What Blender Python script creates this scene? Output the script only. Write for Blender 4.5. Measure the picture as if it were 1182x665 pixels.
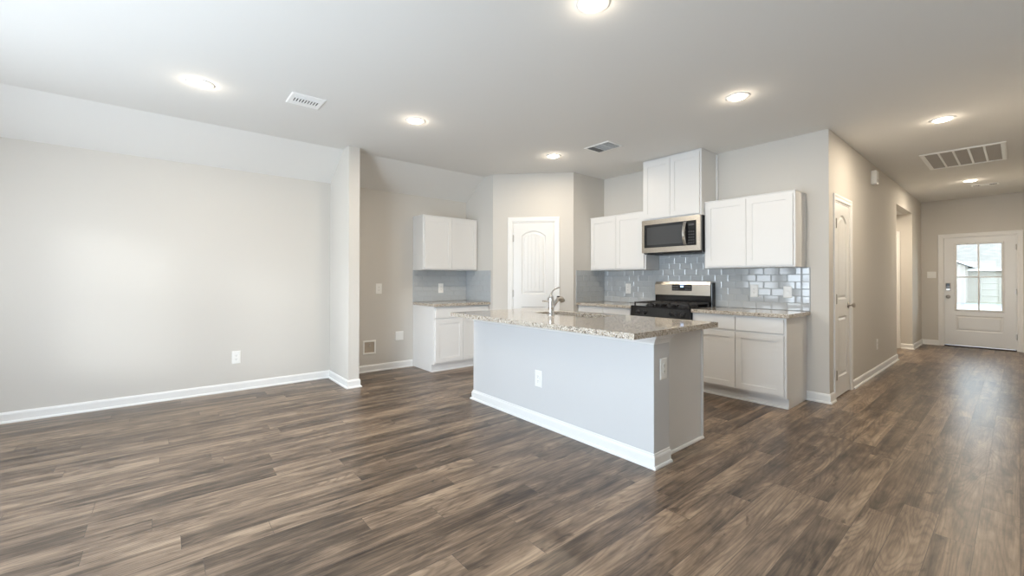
import bpy, bmesh, math, random
from math import sin, cos, pi, radians
from mathutils import Vector, Matrix
from mathutils.geometry import tessellate_polygon

for _o in list(bpy.data.objects):
    bpy.data.objects.remove(_o, do_unlink=True)
S = bpy.context.scene
COL = S.collection
random.seed(11)

# ------------------------------------------------------------------ camera
cam_d = bpy.data.cameras.new('camera')
cam = bpy.data.objects.new('camera', cam_d)
COL.objects.link(cam)
cam_d.sensor_width = 36.0
cam_d.lens = 484.4 / 1182 * 36
cam_d.shift_y = -(332.5 - 319.56) / 1182
cam_d.clip_start = 0.02
cam_d.clip_end = 300
cam.matrix_world = (Matrix.Translation((0, 0, 1.236)) @ Matrix.Rotation(radians(50.36), 4, 'Z')
                    @ Matrix.Rotation(radians(90.408), 4, 'X') @ Matrix.Rotation(radians(0.089), 4, 'Z'))
S.camera = cam

# ------------------------------------------------------------------ light
S.view_settings.view_transform = 'Standard'
S.view_settings.look = 'None'
S.view_settings.gamma = 1.0
S.view_settings.use_curve_mapping = False
S.view_settings.exposure = 0.87
try:
    S.cycles.use_denoising = True
    S.cycles.denoiser = 'OPENIMAGEDENOISE'
    S.cycles.max_bounces = 14
    S.cycles.diffuse_bounces = 8
    S.cycles.glossy_bounces = 5
    S.cycles.transparent_max_bounces = 8
    S.cycles.caustics_reflective = False
    S.cycles.caustics_refractive = False
    S.cycles.sample_clamp_indirect = 6.0
except Exception:
    pass

W = bpy.data.worlds.new('overcast_sky')
S.world = W
W.use_nodes = True
wn = W.node_tree.nodes
bgn = wn['Background']
bgn.inputs[1].default_value = 2.8
_tc = wn.new('ShaderNodeTexCoord')
_sx = wn.new('ShaderNodeSeparateXYZ')
_rp = wn.new('ShaderNodeValToRGB')
_rp.color_ramp.elements[0].position = 0.0
_rp.color_ramp.elements[0].color = (0.92, 0.95, 1.0, 1)
_rp.color_ramp.elements[1].position = 0.8
_rp.color_ramp.elements[1].color = (0.66, 0.80, 1.0, 1)
W.node_tree.links.new(_tc.outputs['Generated'], _sx.inputs[0])
W.node_tree.links.new(_sx.outputs[2], _rp.inputs[0])
W.node_tree.links.new(_rp.outputs[0], bgn.inputs[0])

DAY = (0.70, 0.86, 1.0)
WARM = (1.0, 0.85, 0.66)
# openings of the rear wall behind the camera: x0, x1, z0, z1
REAR_OPENINGS = [(-4.65, -3.85, 0.62, 2.05), (-3.68, -2.88, 0.62, 2.05), (-2.4, -0.5, 0.03, 2.06)]
DAY_POWER = [7, 16, 84]


def area_light(name, loc, rot, sx, sy, power, color):
    d = bpy.data.lights.new(name, 'AREA')
    d.shape = 'RECTANGLE'
    d.size, d.size_y = sx, sy
    d.energy = power
    d.color = color
    o = bpy.data.objects.new(name, d)
    o.location = loc
    o.rotation_euler = rot
    COL.objects.link(o)
    return o


for (x0, x1, z0, z1), pw in zip(REAR_OPENINGS, DAY_POWER):
    area_light('window_daylight', ((x0 + x1) / 2, -2.06, (z0 + z1) / 2), (radians(90), 0, 0), x1 - x0, z1 - z0, pw, DAY)
_sd = bpy.data.lights.new('hazy_sun', 'SUN')
_sd.energy = 0.55
_sd.angle = radians(9)
_sd.color = (0.94, 0.97, 1.0)
_so = bpy.data.objects.new('hazy_sun', _sd)
_so.rotation_euler = Vector((-0.62, 0.80, -0.172)).to_track_quat('-Z', 'Y').to_euler()
_so.location = (4, -8, 6)
COL.objects.link(_so)


# ------------------------------------------------------------------ helpers
def boxm(bm, x0, x1, y0, y1, z0, z1, bev=0.0, seg=2, mi=0):
    vs = [bm.verts.new((x, y, z)) for x in (x0, x1) for y in (y0, y1) for z in (z0, z1)]
    fs = [(0, 1, 3, 2), (4, 6, 7, 5), (0, 4, 5, 1), (2, 3, 7, 6), (0, 2, 6, 4), (1, 5, 7, 3)]
    faces = []
    for f in fs:
        fc = bm.faces.new([vs[i] for i in f])
        fc.material_index = mi
        faces.append(fc)
    if bev > 0:
        es = set()
        for f in faces:
            es.update(f.edges)
        r = bmesh.ops.bevel(bm, geom=list(es), offset=bev, segments=seg, affect='EDGES', profile=0.5)
        for f in r['faces']:
            f.material_index = mi
    return faces


def ring_verts(bm, c, ax, r, seg, up=None):
    ax = Vector(ax).normalized()
    u = ax.orthogonal().normalized() if up is None else (Vector(up) - ax * ax.dot(Vector(up))).normalized()
    v = ax.cross(u)
    return [bm.verts.new(Vector(c) + u * (r * cos(2 * pi * i / seg)) + v * (r * sin(2 * pi * i / seg))) for i in range(seg)]


def bridge(bm, a, b, mi=0, closed=True):
    n = len(a)
    for i in range(n if closed else n - 1):
        j = (i + 1) % n
        f = bm.faces.new((a[i], a[j], b[j], b[i]))
        f.material_index = mi


def capf(bm, ring, mi=0):
    f = bm.faces.new(ring)
    f.material_index = mi


def lathe(bm, prof, seg=28, origin=(0, 0, 0), axis=(0, 0, 1), cap0=True, cap1=True, mi=0):
    """prof: list of (radius, height along the axis)"""
    ax = Vector(axis).normalized()
    up = ax.orthogonal()
    rings = [ring_verts(bm, Vector(origin) + ax * h, ax, max(r, 1e-4), seg, up) for r, h in prof]
    for a, b in zip(rings, rings[1:]):
        bridge(bm, a, b, mi)
    if cap0:
        capf(bm, rings[0][::-1], mi)
    if cap1:
        capf(bm, rings[-1], mi)


def tube(bm, pts, rad, seg=14, mi=0):
    pts = [Vector(p) for p in pts]
    n = len(pts)
    rads = rad if isinstance(rad, (list, tuple)) else [rad] * n
    up = None
    rings = []
    for i, p in enumerate(pts):
        t = (pts[min(i + 1, n - 1)] - pts[max(i - 1, 0)]).normalized()
        if up is None:
            up = t.orthogonal().normalized()
        up = (up - t * up.dot(t)).normalized()
        rings.append(ring_verts(bm, p, t, rads[i], seg, up))
    for a, b in zip(rings, rings[1:]):
        bridge(bm, a, b, mi)
    capf(bm, rings[0][::-1], mi)
    capf(bm, rings[-1], mi)


def poly_offset(poly, d):
    """inset (d>0) a counter-clockwise polygon"""
    n = len(poly)
    out = []
    for i in range(n):
        p0, p1, p2 = Vector(poly[i - 1]), Vector(poly[i]), Vector(poly[(i + 1) % n])
        e1, e2 = (p1 - p0).normalized(), (p2 - p1).normalized()
        n1, n2 = Vector((-e1.y, e1.x)), Vector((-e2.y, e2.x))
        m = n1 + n2
        m = m / max(0.25, (1 + n1.dot(n2)))
        out.append(tuple(p1 + m * d))
    return out


def prism(bm, poly, mapf, d0, d1, mi=0):
    a = [bm.verts.new(mapf(p[0], p[1], d0)) for p in poly]
    b = [bm.verts.new(mapf(p[0], p[1], d1)) for p in poly]
    bridge(bm, a, b, mi)
    capf(bm, a[::-1], mi)
    capf(bm, b, mi)


def rect(x0, x1, z0, z1):
    return [(x0, z0), (x1, z0), (x1, z1), (x0, z1)]


def arch_rect(x0, x1, z0, zs, rise, n=14):
    """rectangle whose top is a flat arc rising from shoulder height zs"""
    pts = [(x0, z0), (x1, z0)]
    xm, hw = (x0 + x1) / 2, (x1 - x0) / 2
    R = (hw * hw + rise * rise) / (2 * rise)
    for i in range(n + 1):
        x = x1 - (x1 - x0) * i / n
        z = zs + math.sqrt(max(R * R - (x - xm) ** 2, 0)) - (R - rise)
        pts.append((x, z))
    return pts


def fpl(x, z, d):           # front face looking towards -y: depth d goes back to +y
    return (x, d, z)


def panel_slab(bm, outer, holes, thick, mapf=fpl, through=(), mi=0):
    """door / drawer front: face with stepped recesses. holes: (poly, steps[(inset, depth)], groove count)"""
    loops = [outer] + [h[0] for h in holes]
    co = [p for l in loops for p in l]
    tris = tessellate_polygon([[Vector((p[0], p[1], 0)) for p in l] for l in loops])
    vs = [bm.verts.new(mapf(p[0], p[1], 0)) for p in co]
    for t in tris:
        try:
            bm.faces.new([vs[i] for i in t]).material_index = mi
        except ValueError:
            pass
    idx = len(outer)
    back = [bm.verts.new(mapf(p[0], p[1], thick)) for p in outer]
    bridge(bm, vs[:idx], back, mi)
    hole_backs = []
    for hi, (poly, steps, groove) in enumerate(holes):
        cur = vs[idx:idx + len(poly)]
        idx += len(poly)
        last = poly
        for ins, dep in steps:
            last = poly_offset(poly, ins)
            nxt = [bm.verts.new(mapf(p[0], p[1], dep)) for p in last]
            bridge(bm, cur, nxt, mi)
            cur = nxt
        if hi in through:
            hole_backs.append((last, cur))
            continue
        dep = steps[-1][1]
        if groove:
            xs0, xs1 = min(p[0] for p in last), max(p[0] for p in last)
            zb = min(p[1] for p in last)
            top = sorted([p for p in last if p[1] > zb + 1e-5 or False], key=lambda p: p[0])

            def ztop(x):
                for a, b in zip(top, top[1:]):
                    if a[0] - 1e-6 <= x <= b[0] + 1e-6 and b[0] - a[0] > 1e-6:
                        t = (x - a[0]) / (b[0] - a[0])
                        return a[1] + t * (b[1] - a[1])
                return max(top[0][1], top[-1][1])
            cols = [(xs0, 0), (xs1, 0)]
            for g in range(1, groove):
                gx = xs0 + (xs1 - xs0) * g / groove
                cols += [(gx - 0.004, 0), (gx, 0.0045), (gx + 0.004, 0)]
            for k in range(25):
                x = xs0 + (xs1 - xs0) * k / 24
                if all(abs(x - c[0]) > 0.006 for c in cols):
                    cols.append((x, 0))
            cols.sort()
            prev = None
            for x, dd in cols:
                a = bm.verts.new(mapf(x, zb, dep + dd))
                b = bm.verts.new(mapf(x, ztop(x), dep + dd))
                if prev:
                    bm.faces.new((prev[0], a, b, prev[1])).material_index = mi
                prev = (a, b)
        else:
            capf(bm, cur, mi)
    if hole_backs:
        loops2 = [outer] + [h[0] for h in hole_backs]
        bv = back + [v for h in hole_backs for v in h[1]]
        tris = tessellate_polygon([[Vector((p[0], p[1], 0)) for p in l] for l in loops2])
        for t in tris:
            try:
                bm.faces.new([bv[i] for i in t]).material_index = mi
            except ValueError:
                pass
    else:
        capf(bm, back[::-1], mi)


def sweep(bm, path, prof, mapf, closed=False, only=None, mi=0):
    """sweep profile [(offset to the left of the path, height)] along a 2d path with mitred corners"""
    n = len(path)
    P = [Vector(p) for p in path]
    rings = []
    for i in range(n):
        if closed or 0 < i < n - 1:
            e1, e2 = (P[i] - P[i - 1]).normalized(), (P[(i + 1) % n] - P[i]).normalized()
        elif i == 0:
            e1 = e2 = (P[1] - P[0]).normalized()
        else:
            e1 = e2 = (P[-1] - P[-2]).normalized()
        n1, n2 = Vector((-e1.y, e1.x)), Vector((-e2.y, e2.x))
        m = (n1 + n2) / max(0.2, 1 + n1.dot(n2))
        rings.append([(P[i].x + m.x * o, P[i].y + m.y * o, h) for o, h in prof])
    segs = range(n if closed else n - 1) if only is None else only
    for i in segs:
        a = [bm.verts.new(mapf(*q)) for q in rings[i]]
        b = [bm.verts.new(mapf(*q)) for q in rings[(i + 1) % n]]
        bridge(bm, a, b, mi)
        if not closed:
            capf(bm, a[::-1], mi)
            capf(bm, b, mi)


def obj(name, bm, mats, parent=None, loc=None, rot=0.0, smooth=None, kind=None):
    bmesh.ops.recalc_face_normals(bm, faces=bm.faces)
    me = bpy.data.meshes.new(name)
    bm.to_mesh(me)
    bm.free()
    for m in (mats if isinstance(mats, (list, tuple)) else [mats]):
        me.materials.append(m)
    if smooth is not None:
        for p in me.polygons:
            p.use_smooth = True
        me.set_sharp_from_angle(angle=radians(smooth))
    o = bpy.data.objects.new(name, me)
    COL.objects.link(o)
    if loc is not None:
        o.location = loc
    o.rotation_euler = (0, 0, rot)
    if parent is not None:
        o.parent = parent
    if kind:
        o['kind'] = kind
    return o


def tag(o, label, cat, group=None, kind=None):
    o['label'] = label
    o['category'] = cat
    if group:
        o['group'] = group
    if kind:
        o['kind'] = kind
    return o


def thing(name, label, cat, loc=(0, 0, 0), rot=0.0, group=None, kind=None):
    o = bpy.data.objects.new(name, None)
    o.empty_display_size = 0.1
    COL.objects.link(o)
    o.location = loc
    o.rotation_euler = (0, 0, rot)
    return tag(o, label, cat, group, kind)


def dup(root, label, loc, rot=None):
    r = root.copy()
    COL.objects.link(r)
    r.location = loc
    if rot is not None:
        r.rotation_euler = (0, 0, rot)
    r['label'] = label
    for ch in list(root.children):
        c = ch.copy()
        COL.objects.link(c)
        c.parent = r
        for g in list(ch.children):
            d = g.copy()
            COL.objects.link(d)
            d.parent = c
    return r


def B():
    return bmesh.new()


# ------------------------------------------------------------------ materials
def pmat(name, col, rough=0.5, metal=0.0, spec=0.5, bump=None, emit=None, coat=0.0):
    m = bpy.data.materials.new(name)
    m.use_nodes = True
    nt = m.node_tree
    b = nt.nodes['Principled BSDF']
    b.inputs['Base Color'].default_value = (*col, 1)
    b.inputs['Roughness'].default_value = rough
    b.inputs['Metallic'].default_value = metal
    b.inputs['Specular IOR Level'].default_value = spec
    b.inputs['Coat Weight'].default_value = coat
    if emit:
        b.inputs['Emission Color'].default_value = (*emit[0], 1)
        b.inputs['Emission Strength'].default_value = emit[1]
    if bump:
        sc, st, ds = bump
        tc = nt.nodes.new('ShaderNodeTexCoord')
        nz = nt.nodes.new('ShaderNodeTexNoise')
        nz.inputs['Scale'].default_value = sc
        nz.inputs['Detail'].default_value = 3
        bp = nt.nodes.new('ShaderNodeBump')
        bp.inputs['Strength'].default_value = st
        bp.inputs['Distance'].default_value = ds
        nt.links.new(tc.outputs['Object'], nz.inputs['Vector'])
        nt.links.new(nz.outputs['Fac'], bp.inputs['Height'])
        nt.links.new(bp.outputs['Normal'], b.inputs['Normal'])
    return m


def ramp(nt, stops):
    r = nt.nodes.new('ShaderNodeValToRGB')
    el = r.color_ramp.elements
    el[0].position, el[0].color = stops[0][0], (*stops[0][1], 1)
    el[1].position, el[1].color = stops[-1][0], (*stops[-1][1], 1)
    for p, c in stops[1:-1]:
        e = el.new(p)
        e.color = (*c, 1)
    return r


def floor_material():
    m = bpy.data.materials.new('oak_laminate')
    m.use_nodes = True
    nt = m.node_tree
    N, L = nt.nodes, nt.links
    b = N['Principled BSDF']
    tc = N.new('ShaderNodeTexCoord')
    sx = N.new('ShaderNodeSeparateXYZ')
    L.new(tc.outputs['Object'], sx.inputs[0])

    def mth(op, a, k):
        n = N.new('ShaderNodeMath')
        n.operation = op
        L.new(a, n.inputs[0])
        if isinstance(k, float):
            n.inputs[1].default_value = k
        else:
            L.new(k, n.inputs[1])
        return n.outputs[0]
    xo = mth('ADD', sx.outputs[0], 0.136 * 400)
    row = mth('FLOOR', mth('DIVIDE', xo, 0.136), 1.0)
    wnz = N.new('ShaderNodeTexWhiteNoise')
    wnz.noise_dimensions = '1D'
    L.new(row, wnz.inputs['W'])
    yo = mth('ADD', mth('ADD', sx.outputs[1], 122.0), mth('MULTIPLY', wnz.outputs['Value'], 1.22))
    mp = N.new('ShaderNodeCombineXYZ')
    L.new(yo, mp.inputs[0])
    L.new(xo, mp.inputs[1])
    br = N.new('ShaderNodeTexBrick')
    br.offset = 0.0
    br.inputs['Scale'].default_value = 1.0
    br.inputs['Brick Width'].default_value = 1.22
    br.inputs['Row Height'].default_value = 0.136
    br.inputs['Mortar Size'].default_value = 0.0011
    br.inputs['Mortar Smooth'].default_value = 0.2
    br.inputs['Color1'].default_value = (0, 0, 0, 1)
    br.inputs['Color2'].default_value = (1, 1, 1, 1)
    br.inputs['Mortar'].default_value = (0.5, 0.5, 0.5, 1)
    L.new(mp.outputs[0], br.inputs['Vector'])
    rnd = N.new('ShaderNodeSeparateColor')
    L.new(br.outputs['Color'], rnd.inputs[0])
    w = N.new('ShaderNodeMath')
    w.operation = 'MULTIPLY'
    w.inputs[1].default_value = 37.0
    L.new(rnd.outputs[0], w.inputs[0])

    def noise(scale, detail, sx, sy, rough=0.55, dist=0.0):
        mm = N.new('ShaderNodeMapping')
        mm.inputs['Scale'].default_value = (sx, sy, 1)
        L.new(tc.outputs['Object'], mm.inputs['Vector'])
        n = N.new('ShaderNodeTexNoise')
        n.noise_dimensions = '4D'
        n.inputs['Scale'].default_value = scale
        n.inputs['Detail'].default_value = detail
        n.inputs['Roughness'].default_value = rough
        n.inputs['Distortion'].default_value = dist
        L.new(mm.outputs[0], n.inputs['Vector'])
        L.new(w.outputs[0], n.inputs['W'])
        return n
    streak = noise(1.0, 4, 22, 1.1, 0.6, 0.35)     # lengthwise tone
    grain = noise(1.0, 4, 150, 5.0, 0.65, 0.0)       # fine pores
    cloud = noise(1.0, 4, 9.0, 2.6, 0.62, 0.5)       # patches
    knot = noise(1.0, 3, 16.0, 5.0, 0.6, 0.5)
    field = noise(1.0, 1, 7.0, 0.8, 0.4, 0.25)       # growth ring field

    def mul(a, k, c=None):
        n = N.new('ShaderNodeMath')
        n.operation = 'MULTIPLY_ADD'
        L.new(a, n.inputs[0])
        n.inputs[1].default_value = k
        if c is None:
            n.inputs[2].default_value = 0
        elif isinstance(c, float):
            n.inputs[2].default_value = c
        else:
            L.new(c, n.inputs[2])
        return n.outputs[0]
    v = mul(streak.outputs['Fac'], 0.78)
    v = mul(cloud.outputs['Fac'], 0.92, v)
    v = mul(grain.outputs['Fac'], 0.55, v)
    v = mul(rnd.outputs[0], 0.24, v)
    v = mul(v, 1.0, -0.755)
    cr = ramp(nt, [(0.16, (0.033, 0.023, 0.017)), (0.34, (0.083, 0.059, 0.042)), (0.48, (0.15, 0.107, 0.076)),
                   (0.62, (0.238, 0.173, 0.121)), (0.84, (0.373, 0.284, 0.203))])
    L.new(v, cr.inputs[0])
    # cathedral rings: level lines of a stretched field
    sn = N.new('ShaderNodeMath')
    sn.operation = 'SINE'
    L.new(mul(field.outputs['Fac'], 150.0), sn.inputs[0])
    wr = ramp(nt, [(0.0, (0.70, 0.68, 0.66)), (0.42, (0.97, 0.97, 0.97)), (1.0, (1.06, 1.05, 1.04))])
    L.new(mul(sn.outputs[0], 0.5, 0.5), wr.inputs[0])
    mx = N.new('ShaderNodeMix')
    mx.data_type = 'RGBA'
    mx.blend_type = 'MULTIPLY'
    mx.inputs[0].default_value = 0.80
    L.new(cr.outputs[0], mx.inputs[6])
    L.new(wr.outputs[0], mx.inputs[7])
    # dark knots and cracks
    kr = ramp(nt, [(0.0, (0.22, 0.20, 0.20)), (0.30, (0.36, 0.34, 0.34)), (0.375, (1, 1, 1)), (1.0, (1, 1, 1))])
    L.new(knot.outputs['Fac'], kr.inputs[0])
    mk = N.new('ShaderNodeMix')
    mk.data_type = 'RGBA'
    mk.blend_type = 'MULTIPLY'
    mk.inputs[0].default_value = 0.85
    L.new(mx.outputs[2], mk.inputs[6])
    L.new(kr.outputs[0], mk.inputs[7])
    seam = N.new('ShaderNodeMix')
    seam.data_type = 'RGBA'
    L.new(br.outputs['Fac'], seam.inputs[0])
    L.new(mk.outputs[2], seam.inputs[6])
    seam.inputs[7].default_value = (0.055, 0.043, 0.036, 1)
    L.new(seam.outputs[2], b.inputs['Base Color'])
    rr = N.new('ShaderNodeMapRange')
    rr.inputs[3].default_value = 0.26
    rr.inputs[4].default_value = 0.40
    L.new(grain.outputs['Fac'], rr.inputs[0])
    L.new(rr.outputs[0], b.inputs['Roughness'])
    b.inputs['Specular IOR Level'].default_value = 0.5
    h = mul(grain.outputs['Fac'], 0.35)
    h = mul(br.outputs['Fac'], -1.2, h)
    bp = N.new('ShaderNodeBump')
    bp.inputs['Strength'].default_value = 0.35
    bp.inputs['Distance'].default_value = 0.0012
    L.new(h, bp.inputs['Height'])
    L.new(bp.outputs['Normal'], b.inputs['Normal'])
    return m


def granite_material():
    m = bpy.data.materials.new('speckled_granite')
    m.use_nodes = True
    nt = m.node_tree
    N, L = nt.nodes, nt.links
    b = N['Principled BSDF']
    tc = N.new('ShaderNodeTexCoord')
    vo = N.new('ShaderNodeTexVoronoi')
    vo.inputs['Scale'].default_value = 190
    vo.inputs['Randomness'].default_value = 1
    L.new(tc.outputs['Object'], vo.inputs['Vector'])
    sp = N.new('ShaderNodeSeparateColor')
    L.new(vo.outputs['Color'], sp.inputs[0])
    nz = N.new('ShaderNodeTexNoise')
    nz.inputs['Scale'].default_value = 45
    nz.inputs['Detail'].default_value = 4
    L.new(tc.outputs['Object'], nz.inputs['Vector'])
    mth = N.new('ShaderNodeMath')
    mth.operation = 'MULTIPLY_ADD'
    L.new(nz.outputs['Fac'], mth.inputs[0])
    mth.inputs[1].default_value = 0.6
    L.new(sp.outputs[0], mth.inputs[2])
    sub = N.new('ShaderNodeMath')
    sub.operation = 'SUBTRACT'
    L.new(mth.outputs[0], sub.inputs[0])
    sub.inputs[1].default_value = 0.30
    cr = ramp(nt, [(0.0, (0.035, 0.03, 0.028)), (0.10, (0.10, 0.08, 0.06)), (0.17, (0.34, 0.28, 0.215)),
                   (0.45, (0.47, 0.41, 0.33)), (0.62, (0.40, 0.365, 0.32)), (0.80, (0.60, 0.55, 0.48)), (0.97, (0.74, 0.71, 0.66))])
    L.new(sub.outputs[0], cr.inputs[0])
    L.new(cr.outputs[0], b.inputs['Base Color'])
    b.inputs['Roughness'].default_value = 0.07
    b.inputs['Specular IOR Level'].default_value = 0.6
    return m


def steel_material(name, col, rough, sx, sz):
    m = pmat(name, col, rough, 1.0)
    nt = m.node_tree
    b = nt.nodes['Principled BSDF']
    tc = nt.nodes.new('ShaderNodeTexCoord')
    mp = nt.nodes.new('ShaderNodeMapping')
    mp.inputs['Scale'].default_value = (sx, 40, sz)
    nz = nt.nodes.new('ShaderNodeTexNoise')
    nz.inputs['Scale'].default_value = 8
    nz.inputs['Detail'].default_value = 2
    bp = nt.nodes.new('ShaderNodeBump')
    bp.inputs['Strength'].default_value = 0.02
    bp.inputs['Distance'].default_value = 0.001
    nt.links.new(tc.outputs['Object'], mp.inputs[0])
    nt.links.new(mp.outputs[0], nz.inputs['Vector'])
    nt.links.new(nz.outputs['Fac'], bp.inputs['Height'])
    nt.links.new(bp.outputs['Normal'], b.inputs['Normal'])
    return m


def glass_material(name, tint=(0.93, 0.97, 0.96)):
    m = bpy.data.materials.new(name)
    m.use_nodes = True
    nt = m.node_tree
    N, L = nt.nodes, nt.links
    N.remove(N['Principled BSDF'])
    out = N['Material Output']
    tr = N.new('ShaderNodeBsdfTransparent')
    tr.inputs[0].default_value = (*tint, 1)
    gl = N.new('ShaderNodeBsdfGlossy')
    gl.inputs['Roughness'].default_value = 0.02
    fr = N.new('ShaderNodeFresnel')
    fr.inputs[0].default_value = 1.18
    mx = N.new('ShaderNodeMixShader')
    L.new(fr.outputs[0], mx.inputs[0])
    L.new(tr.outputs[0], mx.inputs[1])
    L.new(gl.outputs[0], mx.inputs[2])
    L.new(mx.outputs[0], out.inputs[0])
    return m


def cell_material(name, w, h, c1, c2, cm, rough, msize=0.008, rot=(0, 0, 0), scale_noise=0):
    """bricks / shingles / siding for the house outside"""
    m = pmat(name, c1, rough)
    nt = m.node_tree
    b = nt.nodes['Principled BSDF']
    tc = nt.nodes.new('ShaderNodeTexCoord')
    mp = nt.nodes.new('ShaderNodeMapping')
    mp.inputs['Rotation'].default_value = rot
    br = nt.nodes.new('ShaderNodeTexBrick')
    br.inputs['Scale'].default_value = 1
    br.inputs['Brick Width'].default_value = w
    br.inputs['Row Height'].default_value = h
    br.inputs['Mortar Size'].default_value = msize
    br.inputs['Color1'].default_value = (*c1, 1)
    br.inputs['Color2'].default_value = (*c2, 1)
    br.inputs['Mortar'].default_value = (*cm, 1)
    nt.links.new(tc.outputs['Object'], mp.inputs[0])
    nt.links.new(mp.outputs[0], br.inputs['Vector'])
    nt.links.new(br.outputs['Color'], b.inputs['Base Color'])
    return m


M_wall = pmat('greige_wall_paint', (0.61, 0.588, 0.55), 0.75, spec=0.3, bump=(260, 0.10, 0.001))
M_ceil = pmat('ceiling_paint', (0.755, 0.75, 0.73), 0.85, spec=0.2, bump=(180, 0.14, 0.0015))
M_trim = pmat('white_trim_paint', (0.79, 0.79, 0.78), 0.38)
M_vent = pmat('white_vent_enamel', (0.90, 0.90, 0.89), 0.4)
M_door = pmat('white_door_paint', (0.75, 0.75, 0.74), 0.30)
M_cab = pmat('white_cabinet_paint', (0.72, 0.72, 0.715), 0.36)
M_plastic = pmat('white_plastic', (0.84, 0.84, 0.82), 0.32)
M_dark = pmat('dark_slot', (0.02, 0.02, 0.02), 0.6)
M_floor = floor_material()
M_gran = granite_material()
M_tile = pmat('blue_grey_glazed_tile', (0.45, 0.475, 0.495), 0.06, spec=0.6)
M_grout = pmat('pale_grout', (0.47, 0.49, 0.505), 0.8)
M_steel = steel_material('brushed_stainless', (0.62, 0.575, 0.51), 0.27, 1.5, 160)
M_chrome = pmat('polished_nickel', (0.72, 0.71, 0.69), 0.14, 1.0)
M_nickel = pmat('satin_nickel', (0.50, 0.47, 0.43), 0.28, 1.0)
M_black = pmat('black_enamel', (0.012, 0.012, 0.013), 0.12)
M_blackm = pmat('black_satin', (0.02, 0.02, 0.022), 0.38)
M_iron = pmat('cast_iron', (0.035, 0.033, 0.032), 0.45, bump=(300, 0.2, 0.001))
M_bglass = pmat('dark_oven_glass', (0.018, 0.020, 0.022), 0.05, spec=0.6)
M_screen = pmat('dark_mesh_glass', (0.055, 0.058, 0.062), 0.12, spec=0.6)
M_clock = pmat('blue_clock_digits', (0.05, 0.1, 0.3), 0.3, emit=((0.35, 0.6, 1.0), 3.0))
M_lens = pmat('lamp_lens', (0.9, 0.88, 0.85), 0.5, emit=((1.0, 0.93, 0.82), 9.0))
M_grey = pmat('grey_filter_mesh', (0.46, 0.445, 0.43), 0.9, bump=(700, 0.5, 0.002))
M_duct = pmat('dark_duct', (0.06, 0.06, 0.065), 0.8)
M_sink = steel_material('sink_steel', (0.55, 0.54, 0.52), 0.30, 30, 30)
M_glass = glass_material('clear_pane')

# ------------------------------------------------------------------ the room
XL, XN = -5.55, -5.55
CE = 2.76
XC = -5.05
ZL = 2.452
XH = -1.213
YK = 5.138
YF = 11.40
YR = -1.90
XRW, XRH = 0.95, 0.31
YJ = 4.3
T = 0.12


def wall_box(name, boxes, mat=None):
    bm = B()
    for b in boxes:
        boxm(bm, *b)
    return obj(name, bm, mat or M_wall, kind='structure')


bm = B()
boxm(bm, -5.70, XRW + T, YR - T, YF + T, -0.10, 0.0)
obj('floor', bm, M_floor, kind='structure')

bm = B()
zs = ZL - (CE - ZL) / (XC + 5.55) * 0.15
prism(bm, [(-5.70, zs), (XC, CE), (XRW + T, CE), (XRW + T, CE + 0.15), (-5.70, CE + 0.15)],
      lambda x, z, d: (x, d, z), YR - T, YF + T)
obj('ceiling', bm, M_ceil, kind='structure')
bm = B()
boxm(bm, -3.5, XH - T, 8.786, 10.31, 2.434, 2.50)
obj('ceiling_side_hall', bm, M_ceil, kind='structure')

wall_box('wall_left', [(XL - T, XL, YR - T, 5.26, 0, CE)])
WY0, WY1, WX = 1.613, 1.735, -4.857
wall_box('wall_wing', [(XL, WX, WY0, WY1, 0, CE)])
PA, PB = Vector((-4.853, 3.66)), Vector((-4.011, 4.45))
wall_box('wall_nook_side', [(XL, PA.x, PA.y, PA.y + T, 0, CE)])
wall_box('wall_pantry_side', [(PB.x - T, PB.x, PB.y, YK, 0, CE)])
PD = (PB - PA).normalized()
PLEN = (PB - PA).length
PROT = math.atan2(PD.y, PD.x)
bm = B()
dx0, dx1, dh = 0.283, 0.898, 2.07
boxm(bm, 0, dx0, 0, T, 0, CE)
boxm(bm, dx1, PLEN, 0, T, 0, CE)
boxm(bm, dx0, dx1, 0, T, dh, CE)
obj('wall_pantry_front', bm, M_wall, loc=(PA.x, PA.y, 0), rot=PROT, kind='structure')
wall_box('wall_kitchen', [(PB.x - T, XH, YK, YK + T, 0, CE)])
CY0, CY1 = 5.352, 5.962
wall_box('wall_hall', [(XH - T, XH, YK + T, CY0, 0, CE), (XH - T, XH, CY0, CY1, 2.07, CE), (XH - T, XH, CY1, 8.786, 0, CE),
                       (XH - T, XH, 8.786, 10.31, 2.434, CE), (XH - T, XH, 10.31, YF, 0, CE)])
SX0, SX1 = -2.24, -1.437
wall_box('wall_side_hall', [(-3.5, SX0, 10.31, 10.43, 0, 2.5), (SX1, XH - T, 10.31, 10.43, 0, 2.5), (SX0, SX1, 10.31, 10.43, 2.07, 2.5),
                            (-3.5, XH - T, 8.666, 8.786, 0, 2.5), (-3.62, -3.5, 8.666, 10.43, 0, 2.5)])
FX0, FX1, FH = -0.918, -0.008, 2.05
wall_box('wall_front', [(XH - T, FX0, YF, YF + T, 0, CE), (FX1, XRW + T, YF, YF + T, 0, CE), (FX0, FX1, YF, YF + T, FH, CE)])
wall_box('wall_right', [(XRW, XRW + T, YR - T, YJ, 0, CE), (XRH, XRW + T, YJ, YF, 0, CE)])
rb = []
xs = XL - T
for (x0, x1, z0, z1) in REAR_OPENINGS:
    rb.append((xs, x0, YR - T, YR, 0, CE))
    if z0 > 0.1:
        rb.append((x0, x1, YR - T, YR, 0, z0))
    rb.append((x0, x1, YR - T, YR, z1, CE))
    xs = x1
rb.append((xs, XRW + T, YR - T, YR, 0, CE))
wall_box('wall_rear', rb)
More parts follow.
